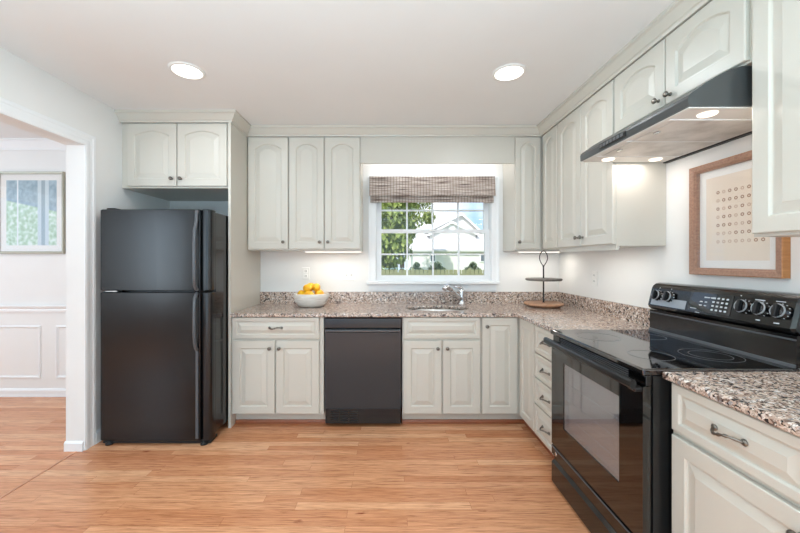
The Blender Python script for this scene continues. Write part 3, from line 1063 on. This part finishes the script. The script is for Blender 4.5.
# ------------------------------------------------------------------ ceiling cans
for (x, y), lb in zip(CANS, ('round white recessed ceiling lamp over the refrigerator side', 'round white recessed ceiling lamp over the range side')):
    t = thing('recessed_ceiling_lamp', lb, 'ceiling lamp', (x, y, ZC))
    MB().lathe([(.103, -.0005), (.103, -.004), (.095, -.008), (.086, -.0085), (.084, -.004), (.084, -.0005)], (0, 0, 0), 40).build('trim_ring', M_white, t)
    MB().lathe([(.0835, -.0045), (.0835, -.0075), (.05, -.010), (.001, -.0105)], (0, 0, 0), 40).build('lens', M_lamp, t)


# ------------------------------------------------------------------ outlets and switch
def outlet(label, loc, rz):
    t = thing('wall_outlet', label, 'outlet', loc, rz)
    MB().box(-.038, .038, -.006, -.0003, -.06, .06, .003).build('plate', M_white, t)
    for z in (-.024, .024):
        s_ = MB().box(-.017, .017, -.0085, -.0058, z - .017, z + .017, .004).build('socket', M_white, t)
        MB().box(-.008, -.005, -.009, -.0083, z - .006, z + .008).build('slot', M_slot, s_)
        MB().box(.005, .008, -.009, -.0083, z - .006, z + .008).build('slot', M_slot, s_)
    return t


outlet('white duplex outlet on the back wall above the fruit bowl', (-.805, YB, 1.205), 0)
outlet('white duplex outlet on the range wall beyond the backguard', (XR, 2.84, 1.19), RZ)
t = thing('light_switch', 'white double toggle switch between fruit bowl and window', 'switch', (-.383, YB, 1.195), 0)
MB().box(-.06, .06, -.006, -.0003, -.06, .06, .003).build('plate', M_white, t)
for x in (-.023, .023):
    MB().prism([(-.0058, -.014), (-.0058, .014), (-.018, .012), (-.019, .004)], 'x', x - .006, x + .006).build('toggle', M_white, t)

# ------------------------------------------------------------------ fruit bowl
BX, BY = -.70, 3.20
bw = MB().lathe([(.001, 0.0005), (.095, 0.0005), (.105, .004), (.128, .022), (.148, .055), (.157, .085), (.158, .116), (.154, .121), (.149, .118),
                 (.147, .108), (.140, .092), (.120, .080), (.08, .074), (.001, .072)], (0, 0, 0), 48).build('fruit_bowl', M_bowl)
bw.location = (BX, BY, CT1)
tag(bw, 'whitewashed wooden bowl of lemons on the granite near the refrigerator', 'bowl')
M_lemon = Mat('lemon_skin', (240, 178, 22), 0.42)
_nz = M_lemon.node('ShaderNodeTexNoise', Scale=180.0, Detail=1.0)
M_lemon.l.new(M_lemon.coords(), _nz.inputs['Vector'])
M_lemon.bump(_nz.outputs['Fac'], 0.3, 0.001)
_n2 = M_lemon.node('ShaderNodeTexNoise', Scale=14.0, Detail=2.0)
M_lemon.l.new(M_lemon.coords(), _n2.inputs['Vector'])
M_lemon.base(M_lemon.ramp(_n2.outputs['Fac'], [(0.3, (232, 160, 14)), (0.7, (250, 200, 46))]))
M_lemonstem = Mat('lemon_stem', (120, 116, 52), 0.7)
lp_ = [(.001, -.052), (.006, -.050), (.011, -.044), (.024, -.034), (.0325, -.018), (.035, 0), (.0325, .018), (.024, .034), (.012, .043), (.007, .047), (.001, .048)]
lem = MB().lathe([(r * 1.06, z) for r, z in lp_], (0, 0, 0), 20).build('lemon', M_lemon)
MB().lathe([(.004, .046), (.005, .050), (.001, .052)], (0, 0, 0), 8).build('stem', M_lemonstem, lem)
spots = []
for i in range(5):
    an = math.radians(195 + 72 * i)
    spots.append((.088 * math.cos(an), .088 * math.sin(an), .1135, PI / 2, an))
for an, z in ((231, .1675), (351, .1735), (111, .1735)):
    an = math.radians(an)
    spots.append((.0455 * math.cos(an), .0455 * math.sin(an), z, PI / 2, an))
llab = ['yellow lemon at the refrigerator side of the fruit bowl, in its lower ring', 'yellow lemon in the lower ring at the front of the fruit bowl', 'yellow lemon at the window side of the fruit bowl, in its lower ring',
        'yellow lemon in the lower ring at the back of the bowl towards the window', 'yellow lemon in the lower ring at the back of the bowl towards the refrigerator',
        'front one of the three lemons heaped on top of the fruit bowl', 'lemon on top of the heap in the fruit bowl towards the window', 'rear one of the three lemons heaped on top of the fruit bowl']
for i, (x, y, z, a, b) in enumerate(spots):
    o = lem if i == 0 else copy_tree(lem)
    o.location = (BX + x, BY + y, CT1 + z)
    o.rotation_euler = (a, 0, b)
    tag(o, llab[i], 'lemon', 'lemons in the fruit bowl')

# ------------------------------------------------------------------ tiered stand
ts = thing('tiered_stand', 'two-tier wooden serving stand with a looped iron handle in the counter corner', 'serving stand', (1.413, 3.18, CT1))
MB().lathe([(.001, .0005), (.120, .0005), (.124, .008), (.150, .012), (.165, .020), (.168, .028), (.166, .036), (.160, .038), (.001, .038)], (0, 0, 0), 48).build('lower_tray', M_boardwood, ts)
MB().lathe([(.001, .236), (.146, .236), (.154, .242), (.155, .252), (.150, .257), (.001, .255)], (0, 0, 0), 48).build('upper_tray', M_slate, ts)
MB().lathe([(.012, .0385), (.007, .044), (.0065, .2358), (.012, .2359), (.0125, .2359)], (0, 0, 0), 14).build('lower_rod', M_iron, ts)
MB().lathe([(.012, .2572), (.0065, .263), (.006, .362), (.009, .366), (.009, .374), (.001, .376)], (0, 0, 0), 14).build('upper_rod', M_iron, ts)
pts = []
for i in range(25):
    u = i / 24
    a = -PI / 2 + 2 * PI * u
    w = .037 * math.cos(a)
    zz = .437 + .068 * math.sin(a)
    if math.sin(a) < 0:
        w *= (1 + math.sin(a)) ** .35 if math.sin(a) > -1 else 0
    pts.append((w, 0.0, zz))
MB().tube(pts, .0042, 8).build('loop_handle', M_iron, ts)

# ------------------------------------------------------------------ pictures
def picture(name, label, loc, rz, w, h, fw, d, mfr, medge, mat_in, art):
    t = thing(name, label, 'picture', loc, rz)
    o = [(-w / 2, -h / 2), (w / 2, -h / 2), (w / 2, h / 2), (-w / 2, h / 2)]
    ins = lambda k: [(-w / 2 + k, -h / 2 + k), (w / 2 - k, -h / 2 + k), (w / 2 - k, h / 2 - k), (-w / 2 + k, h / 2 - k)]
    L = lambda q, y: [(a, y, c) for a, c in q]
    MB().loops([L(o, -.001), L(o, -d + .003), L(ins(.003), -d)], False, False).build('frame_edge', medge, t)
    MB().loops([L(ins(.003), -d), L(ins(fw * .75), -d + .004), L(ins(fw * .8), -d + .009), L(ins(fw), -d + .012), L(ins(fw), -.003)], False, False).build('frame', mfr, t)
    q = ins(fw - .001)
    MB().loops([L(q, -.002), L(q, -.006)]).build('mat_board', M_matboard, t)
    q = ins(mat_in)
    a = MB().loops([L(q, -.0062), L(q, -.0072)]).build('print', art, t)
    q = ins(fw - .0005)
    MB().loops([L(q, -d + .016), L(q, -d + .0145)]).build('glazing', M_pictureglass, t)
    return t, a


M_matboard = Mat('mat_board', (240, 238, 234), 0.8)
M_art = Mat('parchment_print', (236, 222, 206), 0.8)
tp, ar = picture('framed_print', 'wood-framed print with rows of small brown circles on the wall behind the range', (XR, 1.687, 1.548), RZ, .455, .575, .036, .036, M_framewood, M_frameedge, .075, M_art)
M_circ = Mat('brown_ink', (168, 132, 108), 0.8)
M_circ2 = Mat('pale_ink', (206, 180, 158), 0.8)
for dark, mt in ((True, M_circ), (False, M_circ2)):
    m = MB()
    random.seed(5)
    for r in range(7):
        for c in range(8):
            k = random.random() < .55
            if k != dark:
                continue
            x, z = -.087 + c * .0305, -.118 + r * .0415
            n_ = 14
            ring = [[(x + q * math.cos(2 * PI * i / n_), y, z + q * math.sin(2 * PI * i / n_)) for i in range(n_)] for q, y in ((.0085, -.0072), (.0085, -.0078), (.004, -.0078), (.004, -.0072))]
            m.loops(ring, False, False)
    m.build('circle_print', mt, ar)

M_art2 = Mat('window_reflection_print', (150, 180, 190), 0.8)  # a window reflected in the glazing, painted into the print colours
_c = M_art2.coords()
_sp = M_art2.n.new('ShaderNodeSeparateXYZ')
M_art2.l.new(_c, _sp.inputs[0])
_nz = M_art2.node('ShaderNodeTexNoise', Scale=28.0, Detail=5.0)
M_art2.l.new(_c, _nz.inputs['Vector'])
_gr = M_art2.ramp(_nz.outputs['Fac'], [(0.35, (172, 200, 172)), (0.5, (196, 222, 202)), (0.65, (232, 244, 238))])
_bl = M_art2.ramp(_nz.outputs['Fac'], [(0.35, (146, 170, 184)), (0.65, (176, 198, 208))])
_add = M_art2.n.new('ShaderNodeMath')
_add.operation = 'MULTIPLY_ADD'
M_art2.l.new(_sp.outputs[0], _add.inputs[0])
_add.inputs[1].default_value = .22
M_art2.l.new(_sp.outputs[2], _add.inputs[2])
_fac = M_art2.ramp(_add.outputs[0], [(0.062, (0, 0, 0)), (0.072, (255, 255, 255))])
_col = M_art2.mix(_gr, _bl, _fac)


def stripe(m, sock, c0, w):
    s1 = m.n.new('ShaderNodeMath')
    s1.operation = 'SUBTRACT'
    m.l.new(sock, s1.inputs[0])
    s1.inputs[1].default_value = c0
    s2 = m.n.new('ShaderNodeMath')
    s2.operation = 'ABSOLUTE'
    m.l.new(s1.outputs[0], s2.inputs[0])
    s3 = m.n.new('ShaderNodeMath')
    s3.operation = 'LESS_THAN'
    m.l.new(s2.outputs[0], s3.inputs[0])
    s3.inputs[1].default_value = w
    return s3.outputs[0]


_col = M_art2.mix(_col, lin((206, 220, 226)), stripe(M_art2, _sp.outputs[0], .115, .055))  # pale bars of the painted window reflection
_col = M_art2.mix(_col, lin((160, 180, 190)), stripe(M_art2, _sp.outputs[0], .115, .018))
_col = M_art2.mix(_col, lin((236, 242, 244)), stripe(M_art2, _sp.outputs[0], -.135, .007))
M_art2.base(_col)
picture('framed_print', 'tall framed print painted with a blue and green window reflection on the dining room wall', (-3.492, YB, 1.80), 0, .655, .80, .022, .028, M_silverframe, M_silverframe, .082, M_art2)

# ------------------------------------------------------------------ outdoors
M_lawn = Mat('lawn_green', (128, 150, 84), 0.95)
_nz = M_lawn.node('ShaderNodeTexNoise', Scale=3.0, Detail=6.0)
M_lawn.l.new(M_lawn.coords(), _nz.inputs['Vector'])
M_lawn.base(M_lawn.ramp(_nz.outputs['Fac'], [(0.3, (118, 140, 76)), (0.7, (160, 176, 108))]))
GZ = -.35
tag(MB().box(-14, 24, YB + .3, 48, GZ - .1, GZ).build('lawn', M_lawn), 'green back lawn seen through the window', 'lawn', None, 'structure')

M_fence = wood('weathered_fence', (118, 120, 88), (146, 146, 112), 0.85, (3, 3, 20))
fe = thing('picket_fence', 'weathered wooden picket fence across the lawn outside', 'fence', (0, 11.5, GZ))
for k in range(7):
    MB().box(-3.0 + 1.9 * k - .05, -3.0 + 1.9 * k + .05, .03, .13, 0, 1.42, .01).build('post', M_fence, fe)
for z in (.35, 1.15):
    MB().box(-3.6, 9.0, .0, .03, z, z + .09).build('rail', M_fence, fe)
pk = None
for k in range(90):
    x = -3.55 + k * .139
    if pk is None:
        pk = MB().prism([(0, .05), (.118, .05), (.118, 1.35), (.105, 1.37), (.013, 1.37), (0, 1.35)], 'y', -.022, -.002).build('picket', M_fence, fe)
        pk.location.x = x
    else:
        o = pk.copy()
        COL.objects.link(o)
        o.location.x = x

M_siding = Mat('pale_siding', (226, 224, 220), 0.8)
_sp = M_siding.n.new('ShaderNodeSeparateXYZ')
M_siding.l.new(M_siding.coords((1, 1, 5.5)), _sp.inputs[0])
_fr = M_siding.n.new('ShaderNodeMath')
_fr.operation = 'FRACT'
M_siding.l.new(_sp.outputs[2], _fr.inputs[0])
M_siding.bump(_fr.outputs[0], 0.6, 0.02)
M_roof = Mat('grey_shingle', (206, 204, 202), 0.9)
_nz = M_roof.node('ShaderNodeTexNoise', Scale=20.0, Detail=3.0)
M_roof.l.new(M_roof.coords(), _nz.inputs['Vector'])
M_roof.base(M_roof.ramp(_nz.outputs['Fac'], [(0.3, (196, 194, 192)), (0.7, (214, 212, 210))]))
M_fascia = Mat('white_fascia', (242, 242, 240), 0.6)
M_pane = Mat('house_window_pane', (96, 104, 112), 0.1)

HYY = 24.0
hs = thing('neighbour_house', 'pale neighbouring house with two gables seen through the sink window', 'house', (0, HYY, GZ))
zz = lambda y, Y=HYY: 1.338 - (y - 260) * Y / 350 - GZ
xx = lambda x, Y=HYY: (x - 388) * Y / 350


def gable(x0, x1, xa, ze, za, y0, y1, ov=.25):
    MB().prism([(x0, 0), (x1, 0), (x1, ze), (xa, za), (x0, ze)], 'y', y0, y1).build('wall', M_siding, hs)
    for a, b in (((x0, ze), (xa, za)), ((x1, ze), (xa, za))):
        dx, dz = a[0] - b[0], a[1] - b[1]
        L = math.hypot(dx, dz)
        ux, uz = dx / L, dz / L
        e = (a[0] + ux * ov, a[1] + uz * ov)
        r = MB().prism([e, b, (b[0], b[1] + .11), (e[0], e[1] + .11)], 'y', y0 - ov, y1).build('roof', M_roof, hs)
        MB().prism([(e[0], e[1] - .04), (b[0], b[1] - .04), (b[0], b[1] + .12), (e[0], e[1] + .12)], 'y', y0 - ov - .05, y0 - ov).build('fascia', M_fascia, r)


gable(xx(410), xx(497), xx(466), zz(240), zz(212), 1.6, 7.0)
gable(xx(431), xx(478), xx(453), zz(234), zz(222), 0.6, 1.6, .2)
# low lean-to roof falling towards the viewer
MB().prism([(-1.2, zz(252)), (1.6, zz(233)), (1.6, zz(233) + .12), (-1.2, zz(252) + .12)], 'x', xx(404), xx(492)).build('porch_roof', M_roof, hs)
MB().box(xx(412), xx(488), -.9, 1.6, 0, zz(251)).build('wall', M_siding, hs)
w_ = MB().box(xx(450.5), xx(456.5), .55, .62, zz(229), zz(224), .03).build('vent', M_fascia, hs)
for a, b in ((476, 482), (428, 434)):
    w_ = MB().box(xx(a), xx(b), -.98, -.9, zz(262), zz(254)).build('window', M_fascia, hs)
    MB().box(xx(a) + .07, xx(b) - .07, -1.0, -.975, zz(261), zz(255)).build('pane', M_pane, w_)


def leafmat(name, c0, c1):
    m = Mat(name, c0, 0.7)
    oi = m.n.new('ShaderNodeTexNoise')
    oi.inputs['Scale'].default_value = 2.0
    m.l.new(m.coords(), oi.inputs['Vector'])
    m.base(m.ramp(oi.outputs['Fac'], [(0.35, c0), (0.65, c1)]))
    return m


M_leaf = leafmat('maple_leaf', (118, 134, 62), (170, 182, 104))
M_leafd = leafmat('shrub_leaf', (84, 100, 72), (120, 134, 100))
M_bark = wood('tree_bark', (92, 78, 64), (128, 112, 96), 0.9, (10, 10, 2))


def foliage(blobs, n, size, seed):
    rnd = random.Random(seed)
    b = bmesh.new()
    for i in range(n):
        c, r = blobs[i % len(blobs)]
        d = Vector((rnd.gauss(0, 1), rnd.gauss(0, 1), rnd.gauss(0, 1))).normalized() * r * (rnd.random() ** .4)
        p = Vector(c) + d
        q = Matrix.Rotation(rnd.random() * 6.3, 3, 'Z') @ Matrix.Rotation(rnd.random() * 3.1, 3, 'X')
        s_ = size * (.6 + rnd.random() * .8)
        vs = [b.verts.new(p + q @ Vector(k)) for k in ((0, -s_, 0), (s_ * .55, 0, s_ * .1), (0, s_, 0), (-s_ * .55, 0, s_ * .1))]
        b.faces.new(vs)
    return MB()._merge(b)


def tree(label, loc, h, blobs, n, size, seed, mat, name='tree'):
    t = thing(name, label, 'tree', loc)
    MB().tube([(0, 0, 0), (.05, 0, h * .3), (-.05, .05, h * .6), (.02, 0, h * .85)], [.16, .13, .10, .05], 10).build('trunk', M_bark, t)
    foliage(blobs, n, size, seed).build('foliage', mat, t)
    return t


tree('full light green tree at the refrigerator side of the window view', (.15, 15.0, GZ), 5.0,
     [((-.3, 0, 3.4), 1.2), ((.2, .2, 4.4), 1.0), ((.0, -.3, 2.3), .9), ((.45, .3, 2.9), .6), ((-.9, 0, 2.4), 1.0), ((-.6, .2, 4.9), .9), ((-.4, 0, 1.3), .7)], 9000, .12, 3, M_leaf)
tree('airy light green tree with gaps in its crown before the house roof', (.72, 19.0, GZ), 5.2,
     [((.7, 0, 4.0), .7), ((1.2, .1, 4.9), .6), ((.4, .2, 4.9), .7), ((1.0, 0, 5.6), .6), ((.3, 0, 3.1), .5), ((1.5, 0, 4.0), .35), ((.2, 0, 4.2), .6)], 2200, .11, 5, M_leaf)
for i, (x, r, lb) in enumerate(((416.5, 7, 'dark round shrub outside by the light green tree'), (437, 9, 'dark round shrub outside in the middle of the window view'), (473, 8, 'dark round shrub outside below the house window'))):
    YY = 14.0
    t = thing('shrub', lb, 'shrub', ((x - 388) * YY / 350, YY, GZ), 0, 'dark shrubs behind the fence')
    R = r * YY / 350
    foliage([((-R * .5, 0, 1.25), R * .62), ((R * .5, 0, 1.2), R * .62), ((0, 0, 1.45), R * .5), ((0, 0, .7), R * .9)], 1400, .05, 20 + i).build('foliage', M_leafd, t)
    MB().tube([(0, 0, 0), (0, 0, 1.2)], [.05, .03], 8).build('stem', M_bark, t)
